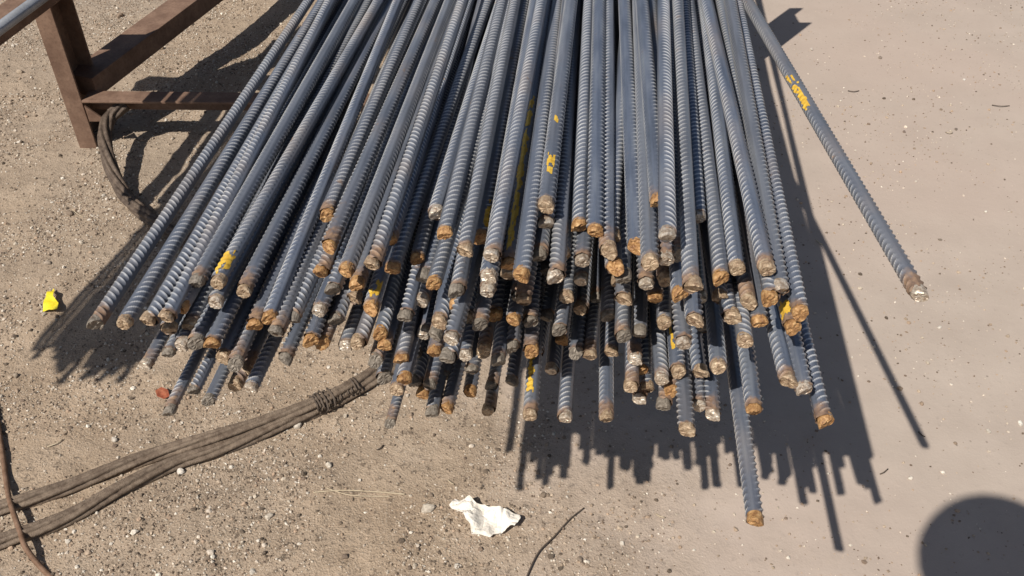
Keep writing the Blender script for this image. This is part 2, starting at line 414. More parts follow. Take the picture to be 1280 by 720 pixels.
BARS = """
-0.4109 0.6737 0.7893 5.63 -0.03 1.0 T-
-0.3799 0.6716 0.7934 5.14 -0.09 1.0 Td
-0.3529 0.6633 0.803 4.46 0.11 1.0 Td
-0.3327 0.6606 0.8095 3.91 1.14 1.0 Tt
-0.3156 0.7122 0.8119 5.76 0.44 1.0 Tg
-0.2936 0.7107 0.812 6.83 -0.01 1.0 TY
-0.1974 0.8067 0.8262 5.68 0.23 1.0 To
-0.1845 0.7401 0.8339 6.64 0.34 1.0 To
-0.1607 0.695 0.8392 6.14 0.46 1.0 To
-0.1322 0.6802 0.8589 6.02 1.72 1.0 Tt
-0.1184 0.7127 0.8279 7.48 1.45 1.0 To
-0.0775 0.7757 0.8502 6.61 -0.18 1.0 Tp
-0.064 0.7054 0.8768 5.68 1.72 1.0 To
-0.0439 0.6782 0.8766 4.84 0.74 1.0 Tt
-0.031 0.7329 0.8514 5.11 1.47 1.0 Ty
-0.0187 0.6519 0.8915 6.23 1.72 1.0 Tp
-0.0022 0.6741 0.8636 5.18 1.45 1.0 TZ
0.0319 0.7192 0.8995 5.81 1.72 1.0 TW
0.0647 0.7175 0.8764 4.57 1.66 1.0 To
0.0781 0.6966 0.8861 4.45 1.72 1.0 To
0.0975 0.7135 0.866 7.21 1.72 1.0 Tt
0.1149 0.6784 0.8821 4.06 1.72 1.0 To
0.1362 0.7079 0.9119 4.07 1.26 1.0 To
0.1546 0.6012 0.8982 6.56 1.72 1.0 Tt
0.1838 0.74 0.8707 6.18 1.62 1.0 Tp
0.1934 0.6591 0.8596 5.5 1.18 1.0 To
0.211 0.6741 0.8598 5.88 1.72 1.0 Tt
0.2289 0.6462 0.8822 3.42 1.72 1.0 Tt
0.2503 0.6823 0.8562 5.1 0.39 1.0 Tp
0.2591 0.6205 0.8521 5.76 0.37 1.0 To
-0.3257 0.683 0.8032 5.02 -1.7 1.0 Oo
-0.33 0.6995 0.7648 6.69 1.12 1.0 Ot
-0.344 0.6816 0.7745 5.11 0.03 1.0 Ot
-0.3338 0.679 0.7561 5.66 -1.72 1.0 Op
-0.2977 0.6996 0.7941 6.17 0.1 1.0 Op
-0.2727 0.7177 0.7946 5.95 -0.05 1.0 Ot
-0.2988 0.6685 0.7671 6.27 0.47 1.0 Oo
-0.2945 0.6759 0.7421 5.12 -0.36 1.0 Ot
-0.2603 0.6904 0.772 5.62 0.1 1.0 Oo
-0.241 0.6845 0.7882 4.78 1.72 1.0 Oo
-0.3172 0.674 0.763 6.79 -0.54 1.0 Og
-0.2787 0.6629 0.7446 5.69 0.66 1.0 Og
-0.2903 0.6764 0.7006 4.1 -1.72 1.0 Ot
-0.2688 0.6601 0.7115 6.84 -1.72 1.0 Op
-0.2851 0.6961 0.7022 7.55 1.72 1.0 Ot
-0.2346 0.6833 0.7314 6.65 -1.03 1.0 Og
-0.2336 0.67 0.782 4.36 -1.56 1.0 Og
-0.2218 0.6964 0.7764 7.17 0.75 1.0 Og
-0.1954 0.7306 0.8083 5.81 0.01 1.0 Oo
-0.1214 0.7301 0.8506 5.12 -1.72 1.0 Oo
-0.0979 0.7506 0.8103 4.74 1.68 1.0 Oo
-0.0775 0.7071 0.814 7.78 1.69 1.0 Oo
-0.1975 0.7105 0.7748 6.94 1.69 1.0 Op
-0.1788 0.7023 0.8087 5.72 0.84 1.0 Og
-0.1569 0.7151 0.8052 6.1 1.05 1.0 Oo
-0.1664 0.7412 0.7648 6.5 -1.02 1.0 Ot
-0.1416 0.6957 0.79 4.92 0.51 1.0 Oy
-0.1103 0.7126 0.7652 4.7 0.75 1.0 Og
-0.0947 0.7365 0.7655 6.34 -1.05 1.0 Op
-0.2042 0.6828 0.758 4.2 -1.7 1.0 Oo
-0.195 0.6922 0.7469 6.08 -1.72 1.0 Oo
-0.1748 0.7013 0.7325 6.06 -0.75 1.0 Op
-0.1608 0.6981 0.7413 6.65 -0.48 1.0 Ot
-0.1383 0.7125 0.7405 5.09 1.72 1.0 Oo
-0.1349 0.7086 0.7268 5.67 -0.61 1.0 Oo
-0.1374 0.699 0.6871 4.77 -1.27 1.0 Og
-0.1161 0.693 0.7207 4.7 1.72 1.0 Oo
-0.1115 0.6719 0.7124 5.4 -1.72 1.0 Oo
-0.1206 0.6695 0.6993 4.7 -1.72 1.0 Ot
-0.1112 0.7403 0.6385 4.84 -1.72 1.0 Og
-0.0818 0.6997 0.7248 5.38 -0.09 1.0 Oo
-0.0958 0.7357 0.719 4.87 1.72 1.0 Op
-0.0735 0.6903 0.7776 4.81 0.61 1.0 Ot
-0.0799 0.7107 0.7422 6.23 1.48 1.0 Og
-0.0569 0.6289 0.8107 8.08 -1.55 1.0 Op
-0.0484 0.7849 0.6697 4.57 1.44 1.0 Ot
-0.0492 0.7014 0.7184 4.88 -1.53 1.0 Op
-0.0299 0.7106 0.719 4.44 0.04 1.0 Ot
-0.0895 0.6978 0.6772 6.67 -0.76 1.0 Og
-0.0777 0.7497 0.6381 8.09 1.72 1.0 Og
-0.1033 0.7346 0.6246 7.89 -1.72 1.0 Oo
-0.0489 0.7501 0.6109 4.76 -1.72 1.0 Oo
-0.0552 0.6942 0.7966 4.63 1.6 1.0 Oo
-0.0479 0.7471 0.731 7.8 1.72 1.0 Ot
-0.0211 0.6475 0.8709 5.06 0.29 1.0 Op
-0.0039 0.698 0.8327 5.52 -0.52 1.0 Ot
0.0082 0.6129 0.901 5.04 -1.72 1.0 Oo
-0.0523 0.6674 0.838 4.63 1.72 1.0 Og
-0.0232 0.6814 0.8262 4.57 1.71 1.0 Op
0.0331 0.7177 0.8791 5.06 1.72 1.0 Op
0.0284 0.7364 0.8265 4.82 0.25 1.0 Og
0.0483 0.6961 0.858 6.77 -0.53 1.0 Ot
0.0669 0.6867 0.8575 6.29 0.4 1.0 Op
0.0712 0.7351 0.794 7.54 -1.62 1.0 Op
0.0901 0.6788 0.8771 4.57 1.45 1.0 Ot
0.0968 0.6738 0.8611 3.83 -1.72 1.0 Oo
0.1064 0.7091 0.8133 3.81 -0.59 1.0 Ot
0.1225 0.6379 0.8934 4.83 1.24 1.0 Ot
0.1328 0.6323 0.9285 6.92 -0.5 1.0 Op
0.1406 0.6587 0.8815 4.86 1.72 1.0 Op
0.1459 0.6755 0.8451 4.6 -0.93 1.0 Ot
0.0369 0.8064 0.7527 7.64 1.72 1.0 Og
0.039 0.6433 0.8734 4.66 -0.99 1.0 Op
0.0016 0.7008 0.7702 6.9 -1.69 1.0 Oo
0.0201 0.7161 0.7531 4.58 -1.72 1.0 Og
0.0379 0.7567 0.7248 7.64 -0.31 1.0 Og
0.0492 0.7073 0.7499 7.6 0.15 1.0 Og
0.0747 0.7592 0.7331 6.1 -1.72 1.0 Ot
0.0989 0.8075 0.7092 6.28 0.86 1.0 Og
0.1098 0.6841 0.8116 7.21 -0.08 1.0 Ot
0.1418 0.6919 0.807 6.3 1.64 1.0 Oo
0.1539 0.6425 0.8542 5.05 0.8 1.0 Oo
0.0876 0.7394 0.6815 7.44 -1.67 1.0 Ot
0.111 0.7422 0.6837 5.97 0.57 1.0 Ot
0.0715 0.7418 0.6842 6.95 -1.7 1.0 Og
0.1308 0.6997 0.7142 4.17 -0.46 1.0 Op
0.1563 0.7025 0.7654 6.57 0.84 1.0 Ot
0.158 0.6175 0.8154 4.88 -1.32 1.0 Op
0.0576 0.7802 0.6665 7.15 0.18 1.0 Oo
0.021 0.6978 0.7289 4.91 -1.59 1.0 Oo
0.0 0.6994 0.7344 5.12 0.59 1.0 Og
-0.0171 0.733 0.7482 5.32 1.72 1.0 Oo
0.2404 0.6321 0.8696 5.78 1.72 1.0 Op
0.1949 0.7255 0.7804 4.6 1.67 1.0 Op
0.199 0.6683 0.8272 3.36 -0.09 1.0 Ot
0.1537 0.6682 0.8806 6.63 -0.69 1.0 Og
0.2299 0.6233 0.8658 4.66 -1.15 1.0 Oo
0.1682 0.6589 0.7384 5.24 -1.72 1.0 Oy
0.1941 0.6691 0.7258 3.2 1.59 1.0 Ot
0.201 0.6367 0.7651 6.44 -0.87 1.0 Ot
0.2147 0.6185 0.8174 6.33 -1.72 1.0 Ot
0.2344 0.6482 0.8155 6.25 0.41 1.0 Oo
0.2558 0.6199 0.8351 4.38 0.21 1.0 OV
0.2542 0.5942 0.7899 3.07 -0.94 1.0 Ot
0.2675 0.5863 0.7875 5.05 -0.08 1.0 Op
0.1555 0.6716 0.7128 3.95 -1.48 1.0 Op
0.1677 0.6738 0.6949 4.54 0.41 1.0 Oo
0.2874 0.5676 0.7649 4.42 -0.04 1.0 Oo
0.2286 0.5928 0.7524 5.84 -0.09 1.0 Oo
0.2037 0.6326 0.7018 6.45 -1.69 1.0 Op
0.1915 0.6436 0.703 5.43 -1.58 1.0 Op
0.1687 0.5945 0.7244 5.86 -1.72 1.0 Ot
0.2232 0.51 0.6941 5.17 -0.25 1.0 OE
0.1591 0.6629 0.6845 6.99 -1.72 1.0 Og
0.0187 0.6621 0.6705 4.25 1.57 1.0 OX
0.059 0.6838 0.6401 5.5 -1.72 1.0 Op
0.1035 0.6814 0.6427 4.53 -1.72 1.0 Ot
0.0455 0.7569 0.6413 5.62 -1.72 1.0 Op
0.1241 0.6725 0.7011 5.6 -1.72 1.0 Ot
0.1464 0.6933 0.6769 6.98 -1.72 1.0 Ot
0.1393 0.7055 0.6928 7.09 -1.72 1.0 Oo
0.1375 0.6851 0.6694 4.26 -1.72 1.0 Op
-0.0876 0.6918 0.6417 4.71 -1.72 1.0 Og
-0.0723 0.6998 0.6381 8.08 -1.72 1.0 Oo
-0.0297 0.7742 0.5542 4.4 -1.72 1.0 Ot
0.0 0.7246 0.6559 5.88 -1.72 1.0 Og
-0.026 0.8024 0.5674 7.8 1.72 1.0 Og
-0.0139 0.675 0.7372 4.35 -1.68 1.0 Og
-0.0325 0.7472 0.6777 7.89 -1.13 1.0 Ot
0.0279 0.7709 0.6573 7.67 -1.7 1.0 Oo
-0.0448 0.7299 0.6683 6.6 1.0 1.0 Og
-0.062 0.6401 0.777 5.59 -1.41 1.0 Og
0.0082 0.7184 0.7864 4.29 1.33 1.0 Og
0.1009 0.7218 0.7559 5.16 -0.88 1.0 Og
0.1336 0.7059 0.7478 6.86 1.14 1.0 Og
0.2048 0.7242 0.7366 6.62 -0.68 1.0 Og
0.1137 0.6839 0.7625 5.9 -1.09 1.0 Og
-0.1129 0.7807 0.6467 6.74 1.72 1.0 Og
-0.1439 0.6968 0.7159 4.76 -1.72 1.0 Og
-0.1835 0.7135 0.7577 5.06 0.21 1.0 Og
-0.0904 0.7322 0.8017 5.16 -1.7 1.0 Og
-0.0314 0.6685 0.793 4.7 -1.39 1.0 Og
0.0118 0.6866 0.8084 7.44 0.02 1.0 Ot
0.1067 0.6785 0.8456 6.61 1.72 1.0 Og
0.167 0.6263 0.8362 5.08 1.14 1.0 Ot
0.2068 0.6456 0.8239 5.56 -0.72 1.0 Ot
0.2243 0.6626 0.8291 4.15 1.72 1.0 Ot
0.0575 0.7395 0.7684 5.96 -0.61 1.0 Ot
0.1297 0.6825 0.8324 4.67 1.38 1.0 Op
-0.3654 0.6535 0.7517 5.3 0.14 0.8 Sp
-0.3466 0.6353 0.7048 5.51 -0.23 0.8 Sg
-0.3215 0.6467 0.722 5.67 -0.12 0.8 Sg
-0.3054 0.6374 0.7179 5.68 0.05 0.8 Sg
-0.1357 0.6902 0.625 6.25 -1.72 0.8 Sg
-0.347 0.6726 0.751 4.71 -0.68 0.8 Sg
-0.196 0.9403 0.8 6.05 0.0 1.0 Fg
-0.052 0.9584 0.8 6.27 0.0 1.0 Fg
0.284 1.0262 0.8 4.83 0.0 1.0 Fg
0.122 0.9999 0.794 5.78 0.0 1.0 Fg
0.14 0.9413 0.794 5.73 0.0 1.0 Fg
0.158 0.982 0.794 5.65 0.0 1.0 Fg
-0.034 0.9875 0.788 6.22 0.0 1.0 Fg
0.044 0.9492 0.788 6.0 0.0 1.0 Fg
0.242 1.0181 0.788 5.1 0.0 1.0 Fg
-0.352 0.9436 0.776 5.48 0.0 1.0 Fg
-0.37 0.9769 0.77 5.41 0.0 1.0 Fg
0.098 0.992 0.77 5.85 0.0 1.0 Fg
-0.358 0.9817 0.758 5.45 0.0 1.0 Fg
0.206 1.0004 0.758 5.34 0.0 1.0 Fg
-0.37 1.0185 0.746 5.41 0.0 1.0 Fg
0.068 1.0448 0.74 5.93 0.0 1.0 Fg
0.176 0.9641 0.74 5.53 0.0 1.0 Fg
-0.358 1.0078 0.734 5.45 0.0 1.0 Fg
0.296 1.0135 0.734 4.75 0.0 1.0 Fg
-0.322 0.9651 0.728 5.59 0.0 1.0 Fg
-0.184 0.9302 0.728 6.09 0.0 1.0 Fg
-0.37 1.0468 0.722 5.41 0.0 1.0 Fg
0.164 0.9658 0.722 5.61 0.0 1.0 Fg
-0.352 0.9677 0.716 5.48 0.0 1.0 Fg
-0.334 1.037 0.716 5.54 0.0 1.0 Fg
0.224 1.0002 0.716 5.22 0.0 1.0 Fg
0.296 0.9866 0.716 4.75 0.0 1.0 Fg
-0.1 1.0228 0.71 6.4 0.0 1.0 Fg
0.242 0.9336 0.71 5.1 0.0 1.0 Fg
-0.37 1.0148 0.704 5.41 0.0 1.0 Fg
-0.28 0.9749 0.704 5.74 0.0 1.0 Fg
-0.208 0.9409 0.704 6.0 0.0 1.0 Fg
0.056 1.0093 0.704 5.96 0.0 1.0 Fg
0.074 1.0418 0.704 5.91 0.0 1.0 Fg
0.284 0.9549 0.704 4.83 0.0 1.0 Fg
-0.352 1.0056 0.698 5.48 0.0 1.0 Fg
-0.334 0.9658 0.698 5.54 0.0 1.0 Fg
-0.298 1.019 0.692 5.67 0.0 1.0 Fg
-0.25 1.0167 0.692 5.85 0.0 1.0 Fg
0.086 0.9562 0.692 5.88 0.0 1.0 Fg
0.296 1.0296 0.692 4.75 0.0 1.0 Fg
-0.37 1.0089 0.686 5.41 0.0 1.0 Fg
-0.202 1.0119 0.686 6.03 0.0 1.0 Fg
-0.184 1.0284 0.686 6.09 0.0 1.0 Fg
0.056 0.9814 0.686 5.96 0.0 1.0 Fg
"""
ORD = ['', 'first', 'second', 'third', 'fourth', 'fifth', 'sixth', 'seventh', 'eighth', 'ninth', 'tenth', 'eleventh', 'twelfth', 'thirteenth', 'fourteenth', 'fifteenth', 'sixteenth', 'seventeenth', 'eighteenth', 'nineteenth', 'twentieth']
ENDADJ = {'o': 'orange-ended', 't': 'tan-ended', 'p': 'pale-ended', 'g': 'dark-ended'}
def pix(P):
    q = P - CP; return 640 + FPX * q.dot(RT) / q.dot(FW), 360 - FPX * q.dot(UP) / q.dot(FW)
rows = [ln.split() for ln in BARS.strip().splitlines()]
TOPX = sorted((float(a[0]) + .10 * (1.0 - float(a[1])), i) for i, a in enumerate(rows) if a[6][0] == 'T')
RANK = {i: k for k, (x, i) in enumerate(TOPX)}
WR = next(RANK[i] for i, a in enumerate(rows) if a[6] == 'TW')
grp = 'rebars in the big pile'
for bi, a in enumerate(rows):
    x, y, z, az, sl, s = map(float, a[:6]); kind, fl = a[6][0], a[6][1]
    P = Vector((x, y, z)); marks = []; u, v = pix(P)
    if fl in SPECIAL:
        ek, lab, marks = SPECIAL[fl]
    elif fl == 'y':
        key = min(Y_LAB, key=lambda c: abs(c - u)); lab = Y_LAB[key]
        ek, marks = {601: ('o', [(.003, .055, 20, 100)]), 464: ('o', [(.004, .042, 30, 130)]), 848: ('t', [(.01, .075, 95, 150)])}[key]
    else:
        ek = {'-': 'g', 'd': 't'}.get(fl, fl)
        if kind == 'T':
            k = RANK[bi] - WR
            lab = '%s top-layer bar, %s over from the yellow-dabbed bar towards the %s' % (ENDADJ[ek], ORD[abs(k)], 'loose single bar' if k > 0 else 'rack post')
        elif kind == 'F': lab = 'steel bar buried deep inside the pile, its tip set back behind the others'
        elif kind == 'S': lab = 'thinner ribbed bar low in the pile with ' + ENDTXT[ek]
        else:
            vt = np.interp(u, [120, 250, 410, 550, 700, 820, 900, 1000], [395, 352, 290, 270, 262, 262, 335, 380]); vb = np.interp(u, [120, 215, 490, 700, 850, 1030], [510, 515, 525, 522, 530, 528])
            f = (v - vt) / (vb - vt)
            band = 'tucked just under the top layer' if f < .38 else ('halfway down the stacked ends' if f < .7 else 'hanging lowest under the pile')
            side = 'on the rack post side' if u < 430 else ('on the loose bar side' if u > 780 else 'mid-pile')
            lab = '%s ribbed bar %s, %s' % (ENDADJ[ek], band, side)
        if fl == '-': lab = 'outermost bar at the pile edge facing the rack post'
    roll = None
    if kind == 'T':
        flat = any(abs(u - q) < 4 and abs(v - w) < 6 for q, w in ((412, 308), (433, 338), (247, 351), (744, 288), (823, 251), (682, 256), (637, 330), (795, 307)))
        vc = math.degrees(math.atan2(CAM_H - z, -x))
        roll = math.radians((-vc + rnd.uniform(-18, 18) if flat else 90 - vc + rnd.uniform(-58, 58)) + rnd.choice((0, 180)))
    elif fl == 'E': roll = math.radians(-105)
    place_bar(P, math.radians(az), math.radians(sl), s, ek, lab, grp, marks, roll)
# the loose bar standing clear of the pile
tipA = at_z(1148, 366, .85); farA = at_z(933, 0, .85); dA = farA - tipA
place_bar(tipA, math.atan2(dA.x, dA.y), 0.0, 1.03, 'p', 'single bar lying apart from the pile over bare smooth ground, dabbed yellow', None, [(.325, .42, 95, 178)], roll=math.radians(85), var=0)

# ------------------------------------------------------------------ rack
def prism(profile, p0, p1, up=Vector((0, 0, 1)), bevel=True):
    """closed profile [(a,b)] swept from p0 to p1; a along side, b along up"""
    p0, p1 = Vector(p0), Vector(p1); d = (p1 - p0).normalized()
    s = d.cross(up).normalized(); w = s.cross(d)
    n = len(profile)
    V = [tuple(p + s * a + w * b) for p in (p0, p1) for a, b in profile]
    F = [(i, (i + 1) % n, n + (i + 1) % n, n + i) for i in range(n)] + [tuple(range(n - 1, -1, -1)), tuple(range(n, 2 * n))]
    me = bpy.data.meshes.new('profile'); me.from_pydata(V, [], F); me.validate(); me.update()
    import bmesh
    bm = bmesh.new(); bm.from_mesh(me); bmesh.ops.recalc_face_normals(bm, faces=bm.faces)
    bmesh.ops.bevel(bm, geom=[e for e in bm.edges if e.calc_face_angle(0) > .5], offset=.0016, segments=2, affect='EDGES', profile=.5)
    bm.to_mesh(me); bm.free()
    return me
def channel(w, dpt, t=.008):    # U section: web at a=-w/2, flanges towards +a, depth along b
    return [(-w / 2, -dpt / 2), (w / 2, -dpt / 2), (w / 2, -dpt / 2 + t), (-w / 2 + t, -dpt / 2 + t), (-w / 2 + t, dpt / 2 - t), (w / 2, dpt / 2 - t), (w / 2, dpt / 2), (-w / 2, dpt / 2)]
def angle_s(w, h, t=.007):      # L section: horizontal flange on top towards -a, vertical flange at +a hanging down
    return [(-w / 2, 0), (w / 2, 0), (w / 2, -h), (w / 2 - t, -h), (w / 2 - t, -t), (-w / 2, -t)]
def box_s(w, h): return [(-w / 2, -h / 2), (w / 2, -h / 2), (w / 2, h / 2), (-w / 2, h / 2)]
rack = empty('steel_rack', (-1.2, 2.3, 0))
tag(rack, 'brown rusty steel rack of posts and rails carrying the pile of bars', 'rack')
def rpart(name, me):
    o = link(name, me, M_RACK, rack); o.matrix_parent_inverse = Matrix.Translation(rack.location).inverted(); return o
LP = at_z(112, 184)        # foot of the visible left post
LPx, LPy = LP.x, LP.y
RPx, RPy = .635, 2.70
YF = Vector((0, 1, 0))
# vertical posts: side = d x up ; d=+Z, up=+Y -> side = (-1,0,0); flip so the channel opens to +x
def post(x, y, h, open_right=True, w=.05, dpt=.135):
    pr = channel(w, dpt)
    if open_right: pr = [(-a, b) for a, b in pr][::-1]
    return prism(pr, (x, y, -.03), (x, y, h), YF)
rpart('post', post(LPx, LPy + .06, 1.06))
rpart('post', post(RPx, RPy, .82, True))
rpart('post', post(-.1, 2.33, .44, True, .05, .1))
rpart('post', post(-.66, 4.05, 1.06)); rpart('post', post(1.0, 4.35, .82))
c0 = at_z(99, 124, .155); c1 = Vector((-.125, c0.y + .015, .145))
rpart('lower_crossbar', prism([(-a, b) for a, b in angle_s(.06, .055)], (LPx + .026, c0.y + .02, .155), c1))
rpart('rest_beam', prism(box_s(.08, .06), (LPx + .03, LPy + .06, .472), (RPx - .03, RPy, .472)))
rpart('rest_beam', prism(box_s(.08, .06), (-.63, 4.05, .472), (.97, 4.35, .472)))
rpart('side_rail', prism(box_s(.09, .06), (LPx + .006, LPy + .06, .165), (-.665, 3.985, .235)))
rpart('upper_arm', prism(box_s(.06, .06), (LPx - .14, LPy + .05, 1.093), (LPx + .30, LPy + .13, 1.093)))
rpart('upper_arm', prism(box_s(.06, .06), (-1.2, 4.0, 1.093), (-.35, 4.1, 1.093)))
rpart('beam_stub', prism(box_s(.06, .06), (LPx - .22, LPy + .09, .472), (LPx - .03, LPy + .09, .472)))
rpart('gusset', prism([(0, 0), (.05, 0), (0, .05)], (LPx + .03, LPy - .012, .09), (LPx + .03, LPy - .004, .09)))

# bars on the upper arm (they throw the shadow across the dirt by the pile's left edge)
g0 = at_z(22, 456)
for i in range(30):
    top = i >= 18
    zz = 1.133 + (.0155 if top else .0)
    base = g0 + LIGHT * (zz / LIGHT.z)
    w = (i - 18 + 3.5 if top else i) * .0160
    az = math.radians(13)
    P = base + Vector((w * math.cos(az), -w * math.sin(az), 0)) + Vector((math.sin(az), math.cos(az), 0)) * (rnd.uniform(-.03, .06) + .03 * math.sin(i * 1.1) + w * .2)
    place_bar(P, az, 0, 1.0, 'g', 'steel bar in the loose row laid along the raised arm of the rack', 'bars on the raised rack arm')

# pipe leaning against the rack post
pb = at_z(45, 2, .517); pa = at_z(0, 35, .517)
dd = (pb - pa).normalized(); pa = pb - dd * .42; pb = pb + dd * .6
def tube(p, rads, n=12, closed_ends=True):
    p = [Vector(q) for q in p]; V = []; F = []
    up = Vector((0, 0, 1))
    for i, q in enumerate(p):
        d = (p[min(i + 1, len(p) - 1)] - p[max(i - 1, 0)]).normalized()
        s = d.cross(up); s = s.normalized() if s.length > 1e-4 else Vector((1, 0, 0)); w = s.cross(d)
        r = rads[i] if hasattr(rads, '__len__') else rads
        for k in range(n):
            a = 2 * math.pi * k / n; V.append(tuple(q + (s * math.cos(a) + w * math.sin(a)) * r))
    for i in range(len(p) - 1):
        for k in range(n): F.append((i * n + k, i * n + (k + 1) % n, (i + 1) * n + (k + 1) % n, (i + 1) * n + k))
    if closed_ends: F += [tuple(range(n - 1, -1, -1)), tuple((len(p) - 1) * n + k for k in range(n))]
    me = bpy.data.meshes.new('tube'); me.from_pydata(V, [], F)
    for f in me.polygons: f.use_smooth = len(f.vertices) == 4
    me.update(); return me
def hollow(p0, p1, r, t):
    n = 24; V = []; F = []; d = (p1 - p0).normalized(); s = d.cross(Vector((0, 0, 1))).normalized(); w = s.cross(d)
    for q, rr in ((p0, r), (p1, r), (p1, r - t), (p0, r - t)):
        for k in range(n):
            a = 2 * math.pi * k / n; V.append(tuple(q + (s * math.cos(a) + w * math.sin(a)) * rr))
    for b in range(4):
        c = (b + 1) % 4
        for k in range(n): F.append((b * n + k, b * n + (k + 1) % n, c * n + (k + 1) % n, c * n + k))
    me = bpy.data.meshes.new('pipe'); me.from_pydata(V, [], F)
    for f in me.polygons: f.use_smooth = True
    me.update(); return me
pipe = link('steel_pipe', hollow(pa, pb + dd * .10, .0135, .003), M_PIPE)
tag(pipe, 'light grey steel pipe laid past the rack post, high above the dirt', 'pipe')
off = Vector((-.05, .0, 0))
brace = link('angle_iron', prism(angle_s(.05, .05), pa + off, pb + off), M_RACK)
tag(brace, 'dark brown angle iron lying alongside the light grey pipe', 'angle iron')

# ------------------------------------------------------------------ wire ropes
def smooth_path(pts, step=.004):
    pts = [Vector(p) for p in pts]; out = []
    for i in range(len(pts) - 1):
        p0 = pts[max(i - 1, 0)]; p1 = pts[i]; p2 = pts[i + 1]; p3 = pts[min(i + 2, len(pts) - 1)]
        n = max(2, int((p2 - p1).length / step))
        for k in range(n):
            t = k / n
            out.append(.5 * ((2 * p1) + (p2 - p0) * t + (2 * p0 - 5 * p1 + 4 * p2 - p3) * t * t + (3 * p1 - p0 - 3 * p2 + p3) * t ** 3))
    out.append(pts[-1]); return out
def rope_mesh(path, R, lobes=6, lay=.17, strand_only=False, n=42):
    p = smooth_path(path); V = []; L = 0.0
    for i, q in enumerate(p):
        if i: L += (q - p[i - 1]).length
        d = (p[min(i + 1, len(p) - 1)] - p[max(i - 1, 0)]).normalized()
        s = d.cross(Vector((0, 0, 1))); s = s.normalized() if s.length > 1e-3 else Vector((1, 0, 0)); w = s.cross(d)
        tw = L / lay * 2 * math.pi
        for k in range(n):
            a = 2 * math.pi * k / n
            l = abs(math.cos((a * lobes - tw * 1.0) / 2)) ** .75
            wires = .035 * abs(math.sin((a * lobes * 3 + tw * 5) / 2))
            r = R * (.60 + .37 * l + wires)
            V.append(tuple(q + (s * math.cos(a) + w * math.sin(a)) * r))
    m = len(p); i = np.arange(m * n).reshape(m, n); j = np.roll(i, -1, 1)
    F = np.stack([i[:-1], j[:-1], j[1:], i[1:]], -1).reshape(-1, 4)
    V += [tuple(p[0]), tuple(p[-1])]
    k0 = np.arange(n); k1 = (k0 + 1) % n; e = (m - 1) * n
    F = np.concatenate([F, np.stack([k1, k0, np.full(n, m * n), np.full(n, m * n)], -1)[:, :4], np.stack([e + k0, e + k1, np.full(n, m * n + 1), np.full(n, m * n + 1)], -1)])
    return np_mesh_tri('rope', V, F)
def on_ground(u, v, h):
    p = at_z(u, v, h); p.z = gz(p.x, p.y) + h; return p
RR = .0155
ropeA = [(-260, 705), (-120, 672), (0, 640), (80, 613), (187, 572), (272, 545), (335, 524), (392, 503), (440, 478), (475, 458), (520, 430), (570, 396)]
ropeB = [(-260, 760), (-120, 722), (0, 683), (80, 653), (156, 613), (218, 580), (272, 562), (340, 533), (398, 508), (446, 483), (480, 464), (526, 436), (576, 402)]
wa = link('wire_rope', rope_mesh([on_ground(u, v, RR * .6 + (.012 if 230 < u < 460 else 0)) for u, v in ropeA], RR), M_ROPE)
tag(wa, 'thick brown wire rope, upper strand of the doubled sling running under the pile', 'wire rope')
wb = link('wire_rope', rope_mesh([on_ground(u, v, RR * .6) for u, v in ropeB], RR), M_ROPE)
tag(wb, 'thick brown wire rope, lower strand of the doubled sling, nearer the straw', 'wire rope')
# frayed seizing where the two strands are bound
def coil(pts, R, r, turns, n=8):
    p = smooth_path(pts, .001); q = []; m = len(p)
    for i, c in enumerate(p):
        d = (p[min(i + 1, m - 1)] - p[max(i - 1, 0)]).normalized(); s = d.cross(Vector((0, 0, 1))).normalized(); w = s.cross(d)
        a = i / m * turns * 2 * math.pi; k = R * (1 + .22 * math.sin(i * .071) + .10 * math.sin(i * .37)); a += .9 * math.sin(i * .043)
        q.append(c + s * math.cos(a) * k * 1.25 + w * math.sin(a) * k)
    return tube(q, r, n)
sz = link('binding_wire', coil([on_ground(u, v, RR * 1.2) for u, v in [(392, 504), (420, 490), (446, 478)]], RR * 1.05, .0021, 13), M_TWIG)
tag(sz, 'dark frayed binding wire wound round the doubled rope near the pile', 'wire')
# rope hanging from the crossbar beside the left post
def hp(u, v, h): p = at_z(u, v, h); return p
hang = [Vector((c0.x + .115, c0.y + .022, .128)), hp(138, 146, .105), hp(132, 160, .095), hp(131, 175, .085), hp(135, 197, .07), hp(144, 222, .04), hp(158, 246, .022), hp(181, 268, .018), hp(215, 292, .018), hp(262, 318, .018), hp(330, 338, .018), hp(420, 345, .018), hp(520, 335, .018)]
wc = link('wire_rope', rope_mesh(hang, .019, 6, .13, False, 42), mat_plain('dark_greasy_rope_steel', (.07, .05, .038), (.16, .12, .09), 60, .65, .2, .8, .002))
tag(wc, 'dark wire rope looped over the low crossbar by the rack post, trailing on dirt', 'wire rope')
# thin bent wire crossing the doubled rope
th = smooth_path([hp(-30, 430, .006), hp(-8, 505, .007), hp(2, 560, .010), hp(9, 610, .022), hp(14, 632, .031), hp(25, 664, .031), hp(33, 686, .029), hp(56, 714, .010), hp(90, 742, .006), hp(140, 775, .006)], .01)
wt = link('bent_wire', tube(th, .0048, 10), M_ROD)
tag(wt, 'thin brown bent wire standing across the doubled rope', 'wire')

